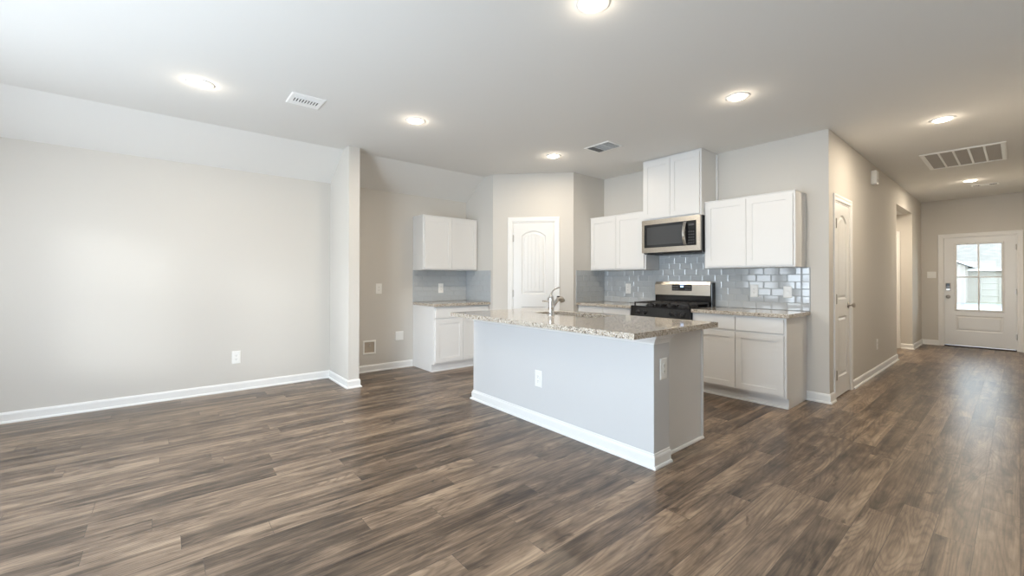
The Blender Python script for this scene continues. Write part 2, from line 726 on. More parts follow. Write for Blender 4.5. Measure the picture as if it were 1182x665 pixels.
for i, (x0, x1, z0, z1) in enumerate(REAR_OPENINGS):
    bm = B()
    y0, y1 = YR - 0.09, YR - 0.03
    f = 0.045
    boxm(bm, x0, x0 + f, y0, y1, z0, z1)
    boxm(bm, x1 - f, x1, y0, y1, z0, z1)
    boxm(bm, x0 + f, x1 - f, y0, y1, z0, z0 + f)
    boxm(bm, x0 + f, x1 - f, y0, y1, z1 - f, z1)
    if i < 2:
        zm = (z0 + z1) / 2
        boxm(bm, x0 + f, x1 - f, y0, y1, zm - 0.02, zm + 0.02)
    else:
        xm = (x0 + x1) / 2
        boxm(bm, xm - 0.05, xm + 0.05, y0, y1, z0 + f, z1 - f)
    obj('window_%d' % (i + 1), bm, M_trim, kind='structure')

# baseboards with shoe moulding
BASE = [(0, 0), (0.026, 0), (0.026, 0.008), (0.022, 0.016), (0.013, 0.019), (0.013, 0.074), (0.010, 0.084), (0.006, 0.091), (0, 0.093)]


def base_run(path, names):
    for i, nm in enumerate(names):
        if nm is None:
            continue
        bm = B()
        sweep(bm, path, BASE, lambda x, y, h: (x, y, h), only=[i])
        obj(nm, bm, M_trim, kind='structure')


# the room side is to the left of the path direction
base_run([(XN, 2.745), (XN, WY1), (WX, WY1), (WX, WY0), (XL, WY0), (XL, YR)],
         ['baseboard_nook', 'baseboard_wing_back', 'baseboard_wing_end', 'baseboard_wing', 'baseboard_left'])
base_run([(XH, CY0 - 0.062), (XH, YK), (-1.405, YK)], ['baseboard_corner', 'baseboard_kitchen'])
base_run([(-1.37, 8.786), (XH, 8.786), (XH, CY1 + 0.075)], ['baseboard_side_hall', 'baseboard_hall'])
base_run([(FX0 - 0.062, YF), (XH, YF), (XH, 10.31), (SX1 + 0.07, 10.31)], ['baseboard_front', 'baseboard_hall_end', 'baseboard_side_hall_end'])
base_run([(XRH, YJ), (XRH, YF), (FX1 + 0.07, YF)], ['baseboard_right', 'baseboard_front_right'])
base_run([(PB.x, 4.53), (PB.x, PB.y), (PA.x + PD.x * 0.965, PA.y + PD.y * 0.965)], ['baseboard_pantry_side', 'baseboard_pantry_right'])
base_run([(PA.x + PD.x * 0.217, PA.y + PD.y * 0.217), (PA.x, PA.y), (-4.94, PA.y)], ['baseboard_pantry_left', 'baseboard_nook_side'])

# ------------------------------------------------------------------ doors
CASING = [(0, 0), (0, 0.007), (0.010, 0.010), (0.030, 0.010), (0.046, 0.014), (0.058, 0.014), (0.064, 0.010), (0.064, 0)]


def hinge_bm():
    bm = B()
    lathe(bm, [(0.0065, -0.045), (0.0065, 0.045)], 12)
    lathe(bm, [(0.0045, 0.045), (0.0055, 0.049), (0.002, 0.053)], 12)
    lathe(bm, [(0.002, -0.053), (0.0055, -0.049), (0.0045, -0.045)], 12)
    boxm(bm, 0.0, 0.012, 0.003, 0.006, -0.045, 0.045)
    return bm


def knob_bm():
    bm = B()
    ax = (0, -1, 0)
    lathe(bm, [(0.033, 0), (0.033, 0.004), (0.028, 0.010), (0.012, 0.012), (0.011, 0.032), (0.020, 0.040), (0.027, 0.050), (0.027, 0.058), (0.020, 0.066), (0.008, 0.069)], 28, axis=ax)
    return bm


def door_frame(root, x0, x1, h, depth=T, bottom=0.0):
    """casing on the wall face, jamb lining and stop"""
    bm = B()
    # path so that left side = outside of the opening
    path = [(x1, bottom), (x1, h), (x0, h), (x0, bottom)]
    sweep(bm, path, [(-o, hh) for o, hh in CASING], lambda x, z, hh: (x, -hh, z))
    obj('casing', bm, M_trim, root)
    bm = B()
    j = 0.014
    boxm(bm, x0, x0 + j, 0, depth, bottom, h)
    boxm(bm, x1 - j, x1, 0, depth, bottom, h)
    boxm(bm, x0 + j, x1 - j, 0, depth, h - j, h)
    s = 0.046
    boxm(bm, x0 + j, x0 + j + 0.012, s, s + 0.03, bottom, h - j)
    boxm(bm, x1 - j - 0.012, x1 - j, s, s + 0.03, bottom, h - j)
    boxm(bm, x0 + j, x1 - j, s, s + 0.03, h - j - 0.012, h - j)
    obj('jamb', bm, M_trim, root)


STEP = [(0.005, 0.008), (0.014, 0.012), (0.022, 0.012), (0.042, 0.003)]


def two_panel_slab(x0, x1, z0, z1):
    w = x1 - x0
    st = 0.118
    bm = B()
    up = arch_rect(x0 + st, x1 - st, z0 + 1.02, z1 - 0.19, 0.075)
    lo = rect(x0 + st, x1 - st, z0 + 0.20, z0 + 0.84)
    panel_slab(bm, rect(x0, x1, z0, z1), [(up, STEP, 5), (lo, STEP, 5)], 0.035, lambda x, z, d: (x, d + 0.004, z))
    return bm


def interior_door(name, label, loc, rot, x0, x1, h, hinge_left=True, knob=True):
    root = thing(name, label, 'door', loc, rot, kind='structure')
    door_frame(root, x0, x1, h)
    a, b = x0 + 0.017, x1 - 0.017
    obj('door_slab', two_panel_slab(a, b, 0.012, h - 0.017), M_door, root)
    hx = x0 + 0.013 if hinge_left else x1 - 0.013
    for z in (0.25, 1.04, h - 0.24):
        bm = hinge_bm()
        if not hinge_left:
            bmesh.ops.scale(bm, vec=(-1, 1, 1), verts=bm.verts)
        obj('hinge', bm, M_nickel, root, loc=(hx, -0.009, z), smooth=40)
    if knob:
        kx = b - 0.062 if hinge_left else a + 0.062
        obj('door_knob', knob_bm(), M_nickel, root, loc=(kx, 0.004, 0.96), smooth=40)
    return root


interior_door('door_1', 'white arched two panel pantry door in the angled corner wall', (PA.x, PA.y, 0), PROT, dx0, dx1, dh, True)
interior_door('door_2', 'white arched two panel closet door at the start of the hall wall', (XH, CY0, 0), radians(90), 0.0, CY1 - CY0, 2.07, True)
interior_door('door_3', 'white door inside the hall side opening showing its hinged edge', (SX0, 10.31, 0), 0, 0.0, SX1 - SX0, 2.07, False)

# front entry door: four light glass over one panel
fd = thing('door_4', 'white front entry door with four pane window above one panel', 'door', (0, YF, 0), 0, kind='structure')
door_frame(fd, FX0, FX1, FH)
a, b, z0, z1 = FX0 + 0.017, FX1 - 0.017, 0.03, FH - 0.017
bm = B()
gx0, gx1, gz0, gz1 = -0.752, -0.174, 0.685, 1.915
px0, px1, pz0, pz1 = -0.752, -0.174, 0.300, 0.585
panel_slab(bm, rect(a, b, z0, z1), [(rect(gx0, gx1, gz0, gz1), [(0.0, 0.04)], 0), (rect(px0, px1, pz0, pz1), [(0.008, 0.007), (0.022, 0.008), (0.04, 0.002)], 0)],
           0.04, lambda x, z, d: (x, d + 0.004, z), through=(0,))
obj('door_slab', bm, M_door, fd)
bm = B()
path = [(gx0, gz0), (gx0, gz1), (gx1, gz1), (gx1, gz0)]
sweep(bm, path, [(0.016, 0), (0.016, 0.006), (0.006, 0.013), (-0.008, 0.011), (-0.017, 0.0)], lambda x, z, h: (x, 0.004 - h, z), closed=True)
xm, zm = (gx0 + gx1) / 2, (gz0 + gz1) / 2
obj('glazing_frame', bm, M_trim, fd)
bm = B()
boxm(bm, xm - 0.011, xm + 0.011, 0.006, 0.030, gz0, gz1, 0.003)
boxm(bm, gx0, gx1, 0.007, 0.029, zm - 0.011, zm + 0.011, 0.003)
obj('muntin_bars', bm, M_trim, fd)
bm = B()
boxm(bm, gx0, gx1, 0.016, 0.022, gz0, gz1)
obj('glass_pane', bm, M_glass, fd)
for z in (0.25, 1.04, 1.82):
    bm = hinge_bm()
    bmesh.ops.scale(bm, vec=(-1, 1, 1), verts=bm.verts)
    obj('hinge', bm, M_nickel, fd, loc=(FX1 - 0.013, -0.009, z), smooth=40)
bm = B()
boxm(bm, -0.034, 0.034, -0.024, 0, -0.075, 0.075, 0.008, 3)
kp = obj('keypad_lock', bm, M_nickel, fd, loc=(a + 0.052, 0.004, 1.115))
bm = B()
boxm(bm, -0.026, 0.026, -0.027, -0.023, 0.0, 0.066, 0.002)
boxm(bm, -0.026, 0.026, -0.027, -0.023, -0.030, -0.006, 0.002)
obj('keypad_screen', bm, M_black, kp)
obj('door_knob', knob_bm(), M_nickel, fd, loc=(a + 0.052, 0.004, 0.93), smooth=40)
bm = B()
boxm(bm, FX0 + 0.014, FX1 - 0.014, 0.0, T, 0.0, 0.022, 0.006)
obj('threshold', bm, pmat('dark_bronze_threshold', (0.06, 0.05, 0.045), 0.4, 0.6), fd)

# ------------------------------------------------------------------ cabinets
SHK = [(0.0005, 0.0065), (0.006, 0.0068)]


def shaker_bm(x0, x1, z0, z1, y, fr=0.058):
    bm = B()
    panel_slab(bm, rect(x0, x1, z0, z1), [(rect(x0 + fr, x1 - fr, z0 + fr, z1 - fr), SHK, 0)], 0.019, lambda x, z, d: (x, y + d, z))
    return bm


def base_cabinet(label, loc, rot, w, drawers, depth=0.60, kick_left=True):
    root = thing('base_cabinet', label, 'cabinet', loc, rot, 'white shaker base cabinets')
    bm = B()
    D = depth
    boxm(bm, 0.018, w - 0.018, -D + 0.0, -0.003, 0.105, 0.876)
    for x0 in (0.0, w - 0.018):             # side panels notched at the toe kick
        prism(bm, [(-0.003, 0.0), (-0.003, 0.876), (-D, 0.876), (-D, 0.105), (-D + 0.068, 0.105), (-D + 0.068, 0.0)], lambda y, z, d, x0=x0: (x0 + d, y, z), 0, 0.018)
    obj('carcass', bm, M_cab, root)
    bm = B()
    boxm(bm, 0.0, w, -D + 0.055, -D + 0.068, 0.0, 0.104)
    sweep(bm, [(w, -D + 0.055), (0, -D + 0.055)], [(0, 0), (0.013, 0), (0.013, 0.006), (0.009, 0.014), (0, 0.018)], lambda x, y, h: (x, y, h))
    obj('toe_kick', bm, M_cab, root)
    m, g = 0.020, 0.0025
    xa, xb = m, w - m
    xm = w / 2
    if drawers == 2:
        fr = [(xa, xm - g), (xm + g, xb)]
    else:
        fr = [(xa, xb)]
    for p, q in fr:
        bm = B()
        boxm(bm, p, q, -D - 0.019, -D, 0.722, 0.858, 0.003)
        obj('drawer_front', bm, M_cab, root)
    for p, q in [(xa, xm - g), (xm + g, xb)]:
        obj('door', shaker_bm(p, q, 0.128, 0.704, -D - 0.019), M_cab, root)
    return root


def wall_cabinet(label, loc, rot, w, h, depth, cap=True, scribe=None):
    """loc = back, left end, bottom"""
    root = thing('wall_cabinet', label, 'cabinet', loc, rot, 'white shaker wall cabinets')
    D = depth - 0.019
    bm = B()
    boxm(bm, 0, w, -D, -0.003, 0.0, h, 0.0015, 1)
    obj('carcass', bm, M_cab, root)
    m, g = 0.020, 0.002
    for p, q in [(m, w / 2 - g), (w / 2 + g, w - m)]:
        obj('door', shaker_bm(p, q, 0.018, h - 0.022, -D - 0.019), M_cab, root)
    if cap:
        bm = B()
        boxm(bm, -0.004, w + 0.004, -D - 0.008, -0.003, h, h + 0.010, 0.003)
        obj('top_trim', bm, M_cab, root)
    if scribe:
        bm = B()
        for x0, x1 in scribe:
            boxm(bm, x0, x1, -0.022, -0.002, 0.0, h, 0.002, 1)
        obj('scribe_strip', bm, M_cab, root)
    return root


g90 = radians(90)
base_cabinet('white base cabinet with one drawer standing in the nook beside the pantry wall', (XN, 2.752, 0), g90, 0.906, 1, 0.60)
base_cabinet('white base cabinet right of the range ending near the hall corner', (-2.325, YK, 0), 0, 0.920, 2, 0.59)
base_cabinet('white base cabinet left of the range half hidden by the island', (-4.008, YK, 0), 0, 0.898, 2, 0.59)
wall_cabinet('white two door wall cabinet hung in the nook above the short counter', (XN, 2.748, 1.372), g90, 0.908, 0.758, 0.325)
wall_cabinet('white two door wall cabinet right of the microwave', (-2.318, YK, 1.372), 0, 0.908, 0.758, 0.335, scribe=[(0.905, 0.912)])
wall_cabinet('white two door wall cabinet left of the microwave beside the pantry wall', (-4.008, YK, 1.372), 0, 0.918, 0.758, 0.335)
wall_cabinet('tall white wall cabinet above the microwave reaching the ceiling', (-3.088, YK, 1.992), 0, 0.766, 0.755, 0.402, scribe=[(0.762, 0.784)])

# ------------------------------------------------------------------ countertops
def slab_top(name, label, x0, x1, y0, y1, loc, rot=0, hole=None, group='granite countertops', z0=0.8765, z1=0.914):
    bm = B()
    if hole is None:
        boxm(bm, x0, x1, y0, y1, z0, z1, 0.004, 2)
    else:
        outer = rect(x0, x1, y0, y1)
        panel_slab(bm, outer, [(hole, [(0.003, 0.003), (0.003, z1 - z0)], 0)], z1 - z0, lambda x, y, d: (x, y, z1 - d), through=(0,))
        es = [e for e in bm.edges if len(e.link_faces) == 2 and e.calc_face_angle(0) > 0.8 and all(abs(v.co.x - x0) < 1e-4 or abs(v.co.x - x1) < 1e-4 or abs(v.co.y - y0) < 1e-4 or abs(v.co.y - y1) < 1e-4 for v in e.verts)]
        bmesh.ops.bevel(bm, geom=es, offset=0.004, segments=2, affect='EDGES')
    o = obj(name, bm, M_gran, loc=loc, rot=rot)
    return tag(o, label, 'countertop', group)


slab_top('countertop', 'short granite countertop on the nook base cabinet', 0, 0.912, -0.648, -0.003, (XN, 2.744, 0), g90)
slab_top('countertop', 'granite countertop right of the range under two wall outlets', 0, 0.954, -0.630, -0.003, (-2.324, YK, 0))
slab_top('countertop', 'granite countertop left of the range in front of the pantry side wall', 0, 0.897, -0.630, -0.003, (-4.008, YK, 0))

# ------------------------------------------------------------------ backsplash
def tiles_bm(w, h, tw=0.152, th=0.0763, end_right=False, seed=1, z0=0.0):
    """field of glazed subway tiles, each with a rounded edge and a slight lean; front at -y"""
    rnd = random.Random(seed)
    bm = B()
    boxm(bm, 0, w, -0.006, -0.001, z0, z0 + h, mi=1)
    g = 0.0016
    wf = w - (0.0763 if end_right else 0)

    def tile(x0, x1, z0, z1):
        if x1 - x0 < 0.01:
            return
        n = len(bm.verts)
        b = 0.0035
        cx, cz = (x0 + x1) / 2, (z0 + z1) / 2
        ta, tb = rnd.uniform(-1, 1) * 0.011, rnd.uniform(-1, 1) * 0.011

        def P(x, z, y):
            return bm.verts.new((x, y + ta * (x - cx) + tb * (z - cz), z))
        l0 = [P(x, z, -0.004) for x, z in rect(x0, x1, z0, z1)]
        l1 = [P(x, z, -0.0078) for x, z in rect(x0 + 0.0008, x1 - 0.0008, z0 + 0.0008, z1 - 0.0008)]
        l2 = [P(x, z, -0.0100) for x, z in rect(x0 + 0.0075, x1 - 0.0075, z0 + 0.0025, z1 - 0.0025)]
        bridge(bm, l0, l1)
        bridge(bm, l1, l2)
        capf(bm, l2)
    nr = int(round(h / th))
    for r in range(nr):
        za, zb = z0 + r * th + g, z0 + min((r + 1) * th, h) - g
        x = -(tw / 2 if r % 2 else 0.0)
        while x < wf - 0.005:
            tile(max(x, 0) + g, min(x + tw, wf) - g, za, zb)
            x += tw
        if end_right:
            tile(wf + g, w - g, za, zb)
    return bm


def splash(label, w, h, loc, rot, **k):
    o = obj('backsplash', tiles_bm(w, h, **k), [M_tile, M_grout], loc=loc, rot=rot)
    return tag(o, label, 'backsplash', 'subway tile backsplashes')


ZS = 0.915
splash('blue grey subway tile backsplash behind the range and counters', XH - 0.157 + 4.011, 0.457, (-4.011, YK, ZS), 0, end_right=True, seed=4)
splash('blue grey subway tile panel between the range and the microwave', 0.768, 0.196, (-3.088, YK, ZS + 0.4585), 0, seed=9)
splash('subway tile return on the pantry side wall left of the range counter', 0.632, 0.457, (PB.x, YK - 0.640, ZS), g90, seed=5)
splash('grey subway tile backsplash across the back of the nook', 0.910, 0.457, (XN, 2.748, ZS), g90, seed=6)
splash('subway tile return on the pantry wall beside the nook counter', 0.638, 0.457, (XN + 0.011, PA.y, ZS), 0, seed=7)

# ------------------------------------------------------------------ island
IX0, IX1 = -3.617, -1.530        # half wall ends
IY0, IY1 = 2.478, 2.668
CX1 = -1.587
CYB = 3.258
isl = thing('kitchen_island', 'white kitchen island with panelled half wall front and granite top', 'kitchen island', ((IX0 + IX1) / 2, 2.9, 0))
OX, OY = (IX0 + IX1) / 2, 2.9
M_isl = pmat('white_island_paint', (0.60, 0.605, 0.612), 0.5, bump=(260, 0.06, 0.001))


def loc_shift(bm):
    bmesh.ops.translate(bm, vec=(-OX, -OY, 0), verts=bm.verts)
    return bm


bm = B()
boxm(bm, IX0, IX1, IY0, IY1, 0.0, 0.876, 0.002, 1)
obj('half_wall', loc_shift(bm), M_isl, isl)
bm = B()
boxm(bm, IX0 + 0.03, CX1 - 0.012, IY1, CYB - 0.02, 0.10, 0.68)
boxm(bm, IX0 + 0.03, CX1 - 0.012, IY1, 2.76, 0.68, 0.876)
boxm(bm, IX0 + 0.03, CX1 - 0.012, 3.16, CYB - 0.02, 0.68, 0.876)
boxm(bm, IX0 + 0.03, -3.10, 2.76, 3.16, 0.68, 0.876)
boxm(bm, -2.25, CX1 - 0.012, 2.76, 3.16, 0.68, 0.876)
boxm(bm, IX0 + 0.03, CX1 - 0.012, IY1, CYB - 0.09, 0.0, 0.10)
obj('cabinet_body', loc_shift(bm), M_cab, isl)
bm = B()
boxm(bm, CX1 - 0.012, CX1, IY1, CYB, 0.0, 0.876, 0.0015, 1)
boxm(bm, CX1, CX1 + 0.010, CYB - 0.022, CYB, 0.022, 0.876, 0.002, 1)
obj('end_panel', loc_shift(bm), M_cab, isl)
bm = B()
boxm(bm, IX0 + 0.018, IX0 + 0.03, IY1, CYB, 0.0, 0.876, 0.0015, 1)
obj('end_panel', loc_shift(bm), M_cab, isl)
IB = [(0, 0), (0.026, 0), (0.026, 0.008), (0.022, 0.016), (0.013, 0.019), (0.013, 0.068), (0.010, 0.078), (0.0055, 0.083), (0.004, 0.093), (0, 0.096)]
bm = B()
sweep(bm, [(IX1, IY1), (IX1, IY0), (IX0, IY0), (IX0, IY1)], IB, lambda x, y, h: (x, y, h))
obj('baseboard', loc_shift(bm), M_trim, isl)
bm = B()
sweep(bm, [(CX1, CYB + 0.0), (CX1, IY1)], [(0, 0), (0.014, 0), (0.014, 0.008), (0.009, 0.017), (0, 0.020)], lambda x, y, h: (x, y, h))
obj('shoe_moulding', loc_shift(bm), M_trim, isl)
CROWN = [(0, 0.812), (0.006, 0.812), (0.008, 0.822), (0.014, 0.830), (0.018, 0.838), (0.030, 0.848), (0.033, 0.856), (0.044, 0.862), (0.046, 0.876), (0, 0.876)]
bm = B()
sweep(bm, [(IX1, IY1), (IX1, IY0), (IX0, IY0), (IX0, IY1)], CROWN, lambda x, y, h: (x, y, h))
obj('crown_moulding', loc_shift(bm), M_trim, isl)
# working side towards the range: doors and false drawer fronts
wx0, wx1 = IX0 + 0.05, CX1 - 0.03
nd = 4
for k in range(nd):
    p = wx0 + (wx1 - wx0) * k / nd + 0.003
    q = wx0 + (wx1 - wx0) * (k + 1) / nd - 0.003
    bm = shaker_bm(-q, -p, 0.128, 0.704, 0)
    bmesh.ops.rotate(bm, cent=(0, 0, 0), matrix=Matrix.Rotation(pi, 3, 'Z'), verts=bm.verts)
    bmesh.ops.translate(bm, vec=(0, CYB - 0.001, 0), verts=bm.verts)
    obj('door', loc_shift(bm), M_cab, isl)
    bm = B()
    boxm(bm, p, q, CYB - 0.02, CYB - 0.001, 0.722, 0.858, 0.003)
    obj('drawer_front', loc_shift(bm), M_cab, isl)

SKX0, SKX1, SKY0, SKY1 = -3.045, -2.305, 2.790, 3.130


def round_rect(x0, x1, y0, y1, r, n=6):
    pts = []
    for cx, cy, a0 in ((x1 - r, y0 + r, -90), (x1 - r, y1 - r, 0), (x0 + r, y1 - r, 90), (x0 + r, y0 + r, 180)):
        for k in range(n + 1):
            t = radians(a0 + 90 * k / n)
            pts.append((cx + r * cos(t), cy + r * sin(t)))
    return pts


slab_top('countertop', 'large granite island countertop holding the sink and faucet', -3.572, -1.470, 2.168, 3.270, (0, 0, 0),
         hole=round_rect(SKX0, SKX1, SKY0, SKY1, 0.05))
# undermount basin
bm = B()
zr = 0.8760
pr = [(round_rect(SKX0 - 0.02, SKX1 + 0.02, SKY0 - 0.02, SKY1 + 0.02, 0.06), zr),
      (round_rect(SKX0 + 0.002, SKX1 - 0.002, SKY0 + 0.002, SKY1 - 0.002, 0.05), zr - 0.001),
      (round_rect(SKX0 + 0.006, SKX1 - 0.006, SKY0 + 0.006, SKY1 - 0.006, 0.05), 0.720),
      (round_rect(SKX0 + 0.03, SKX1 - 0.03, SKY0 + 0.03, SKY1 - 0.03, 0.05), 0.700)]
rings = [[bm.verts.new((x, y, z)) for x, y in p] for p, z in pr]
for q0, q1 in zip(rings, rings[1:]):
    bridge(bm, q0, q1)
capf(bm, rings[-1])
cx, cy = (SKX0 + SKX1) / 2, (SKY0 + SKY1) / 2
bmesh.ops.translate(bm, vec=(-cx, -cy, 0), verts=bm.verts)
sk = obj('sink', bm, M_sink, loc=(cx, cy, 0), smooth=50)
tag(sk, 'stainless undermount sink set into the island countertop behind the faucet', 'sink')
bm = B()
lathe(bm, [(0.055, 0.7005), (0.052, 0.704), (0.036, 0.704), (0.030, 0.7015)], 28)
obj('drain_flange', bm, M_chrome, sk, smooth=40)

# faucet
fc = thing('faucet', 'brushed nickel pull out faucet with raised lever beside the island sink', 'faucet', (-2.700, 2.697, 0.914))
bm = B()
lathe(bm, [(0.030, 0), (0.030, 0.005), (0.0265, 0.010), (0.0255, 0.070), (0.0262, 0.073), (0.0255, 0.076), (0.0250, 0.135), (0.0240, 0.152), (0.0205, 0.170), (0.0150, 0.184), (0.007, 0.192)], 32)
obj('body', bm, M_chrome, fc, smooth=50)
bm = B()
tube(bm, [(0, 0.008, 0.075), (0, 0.030, 0.092), (0, 0.055, 0.114), (0, 0.078, 0.134)], [0.019, 0.0175, 0.0165, 0.0165], 20)
obj('spout', bm, M_chrome, fc, smooth=50)
bm = B()
tube(bm, [(0, 0.078, 0.134), (0, 0.090, 0.145), (0, 0.108, 0.152), (0, 0.130, 0.148), (0, 0.144, 0.135), (0, 0.150, 0.120)], [0.0165, 0.020, 0.0225, 0.0245, 0.0260, 0.0245], 22)
sh = obj('spray_head', bm, M_nickel, fc, smooth=50)
bm = B()
boxm(bm, -0.012, 0.012, 0.082, 0.106, 0.160, 0.174, 0.004)
obj('spray_button', bm, M_blackm, sh)
bm = B()
tube(bm, [(0, -0.004, 0.180), (0, 0.004, 0.200), (0, 0.022, 0.222), (0, 0.050, 0.238), (0, 0.085, 0.248), (0, 0.112, 0.252)], [0.012, 0.0085, 0.0065, 0.0060, 0.0058, 0.0050], 14)
obj('lever_handle', bm, M_chrome, fc, smooth=50)
bm = B()
tube(bm, [(-0.010, -0.020, 0.128), (-0.030, -0.045, 0.130), (-0.046, -0.066, 0.130)], [0.0068, 0.0062, 0.0075], 14)
obj('side_lever', bm, M_chrome, fc, smooth=50)

# ------------------------------------------------------------------ range
RX0, RW = -3.098, 0.768
rg = thing('gas_range', 'freestanding stainless gas range with black control panel under the microwave', 'stove', (RX0, YK - 0.012, 0))
D = 0.610
bm = B()
boxm(bm, 0.004, RW - 0.004, -D, -0.02, 0.10, 0.905)
boxm(bm, 0.03, RW - 0.03, -D + 0.05, -0.05, 0.0, 0.10)
obj('body', bm, M_blackm, rg)
bm = B()
boxm(bm, 0.0, RW, -D - 0.015, -0.075, 0.900, 0.920, 0.005)
obj('cooktop', bm, M_black, rg)
bm = B()
prism(bm, [(-D - 0.004, 0.795), (-D + 0.01, 0.9), (-D + 0.03, 0.9), (-D + 0.03, 0.795)][::-1] if False else [(-D + 0.02, 0.795), (-D - 0.028, 0.795), (-D - 0.016, 0.902), (-D + 0.02, 0.902)],
      lambda y, z, d: (d, y, z), 0.002, RW - 0.002)
cp = obj('control_panel', bm, M_black, rg)
for kx in (0.110, 0.205, 0.545, 0.620, 0.690):
    bm = B()
    lathe(bm, [(0.026, 0), (0.026, 0.006), (0.021, 0.010), (0.0185, 0.026), (0.016, 0.029)], 24, origin=(kx, -D - 0.021, 0.845), axis=(0, -1, 0.11))
    boxm(bm, kx - 0.003, kx + 0.003, -D - 0.054, -D - 0.040, 0.830, 0.866, 0.0015)
    obj('control_knob', bm, M_blackm, cp, smooth=40)
# oven door
bm = B()
panel_slab(bm, rect(0.004, RW - 0.004, 0.215, 0.785), [(rect(0.13, RW - 0.13, 0.33, 0.62), [(0.003, 0.003)], 0)], 0.04, lambda x, z, d: (x, -D - 0.035 + d, z))
od = obj('oven_door', bm, M_steel, rg)
bm = B()
boxm(bm, 0.128, RW - 0.128, -D - 0.036, -D - 0.030, 0.328, 0.622)
obj('oven_window', bm, M_bglass, od)
bm = B()
tube(bm, [(0.07, -D - 0.085, 0.725), (RW - 0.07, -D - 0.085, 0.725)], 0.012, 16)
for hx in (0.09, RW - 0.09):
    tube(bm, [(hx, -D - 0.035, 0.725), (hx, -D - 0.085, 0.725)], 0.009, 12)
obj('oven_handle', bm, M_steel, od, smooth=40)
bm = B()
boxm(bm, 0.004, RW - 0.004, -D - 0.033, -D + 0.01, 0.105, 0.205, 0.004)
obj('storage_drawer', bm, M_steel, rg)
# backguard
bm = B()
boxm(bm, 0.004, RW - 0.004, -0.085, 0.0, 0.905, 1.205, 0.010, 3)
bgd = obj('backguard', bm, M_black, rg)
bm = B()
prism(bm, [(-0.092, 1.040), (-0.102, 1.046), (-0.100, 1.180), (-0.085, 1.214), (-0.030, 1.214), (-0.030, 1.205), (-0.080, 1.200), (-0.080, 1.040)],
      lambda y, z, d: (d, y, z), 0.014, RW - 0.022)
obj('backguard_face', bm, M_steel, bgd)
bm = B()
boxm(bm, 0.255, 0.520, -0.1045, -0.098, 1.100, 1.178, 0.002)
dsp = obj('control_display', bm, M_black, bgd)
bm = B()
for sx in (0.372, 0.382, 0.394, 0.404):
    boxm(bm, sx, sx + 0.006, -0.1052, -0.1044, 1.147, 1.164)
obj('clock_digits', bm, M_clock, dsp)
bm = B()
bm.free()
M_print = pmat('grey_print', (0.22, 0.22, 0.23), 0.5)
for r in range(2):
    for kx in (0.275, 0.295, 0.315, 0.335, 0.440, 0.460, 0.480, 0.500):
        bm = B()
        lathe(bm, [(0.005, 0), (0.004, 0.001)], 12, origin=(kx, -0.1044, 1.122 + r * 0.030), axis=(0, -1, 0))
        obj('touch_button', bm, M_print, dsp)
# burners and grates
for (bx, by, br_) in ((0.17, -0.46, 0.045), (0.17, -0.21, 0.036), (0.384, -0.33, 0.050), (0.60, -0.46, 0.050), (0.60, -0.21, 0.034)):
    bm = B()
    lathe(bm, [(br_ + 0.012, 0.9195), (br_ + 0.010, 0.926), (br_, 0.928), (br_, 0.936), (br_ - 0.006, 0.940), (0.004, 0.941)], 26, origin=(bx, by, 0))
    obj('burner', bm, M_blackm, rg, smooth=40)
for (gx0_, gx1_) in ((0.030, 0.262), (0.268, 0.500), (0.506, 0.738)):
    bm = B()
    zt, zb = 0.966, 0.950
    ga, gb = -D + 0.012, -0.108
    for y in (ga, (ga + gb) / 2 - 0.012, gb - 0.014):
        boxm(bm, gx0_, gx1_, y, y + 0.014, zb, zt, 0.003, 1)
    for x in (gx0_, gx1_ - 0.014):
        boxm(bm, x, x + 0.014, ga, gb, zb, zt, 0.003, 1)
    xm_ = (gx0_ + gx1_) / 2
    boxm(bm, xm_ - 0.006, xm_ + 0.006, ga + 0.02, ga + 0.10, zb, zt - 0.001, 0.002, 1)
    boxm(bm, xm_ - 0.006, xm_ + 0.006, gb - 0.10, gb - 0.02, zb, zt - 0.001, 0.002, 1)
    boxm(bm, xm_ - 0.006, xm_ + 0.006, (ga + gb) / 2 - 0.09, (ga + gb) / 2 + 0.07, zb, zt - 0.001, 0.002, 1)
    for x in (gx0_, gx1_ - 0.014):
        for y in (ga, gb - 0.014):
            boxm(bm, x, x + 0.014, y, y + 0.014, 0.919, zb)
    obj('grate', bm, M_iron, rg)

# ------------------------------------------------------------------ microwave
MW = 0.762
mw = thing('microwave', 'stainless over the range microwave under the tall cabinet', 'microwave', (-3.086, YK, 1.580))
MH, MD = 0.410, 0.385
bm = B()
prism(bm, [(-0.011, 0.0), (-0.011, MH), (-MD, MH), (-MD, 0.0), (-MD + 0.04, -0.018), (-0.06, -0.018)], lambda y, z, d: (d, y, z), 0.004, MW - 0.004)
obj('body', bm, M_black, mw)
bm = B()
for s in range(9):
    xx = 0.06 + s * 0.075
    boxm(bm, xx, xx + 0.05, -MD + 0.06, -0.10, -0.021, -0.0175)
obj('vent_grille', bm, M_blackm, mw)
bm = B()
fy = -MD - 0.030
panel_slab(bm, rect(0, MW, 0.0, MH), [(rect(0.034, MW - 0.046, 0.062, MH - 0.058), [(0.002, 0.004)], 0)], 0.03, lambda x, z, d: (x, fy + d, z))
fr_ = obj('front_frame', bm, M_steel, mw)
bm = B()
boxm(bm, 0.035, 0.585, fy + 0.0005, fy + 0.006, 0.063, MH - 0.059, 0.001, 1)
dr = obj('door_glass', bm, M_bglass, mw)
bm = B()
boxm(bm, 0.075, 0.548, fy - 0.0008, fy + 0.002, 0.095, MH - 0.092)
obj('door_screen', bm, M_screen, dr)
bm = B()
boxm(bm, 0.588, MW - 0.047, fy + 0.0005, fy + 0.006, 0.063, MH - 0.059, 0.001, 1)
kpn = obj('control_panel', bm, M_black, mw)
bm = B()
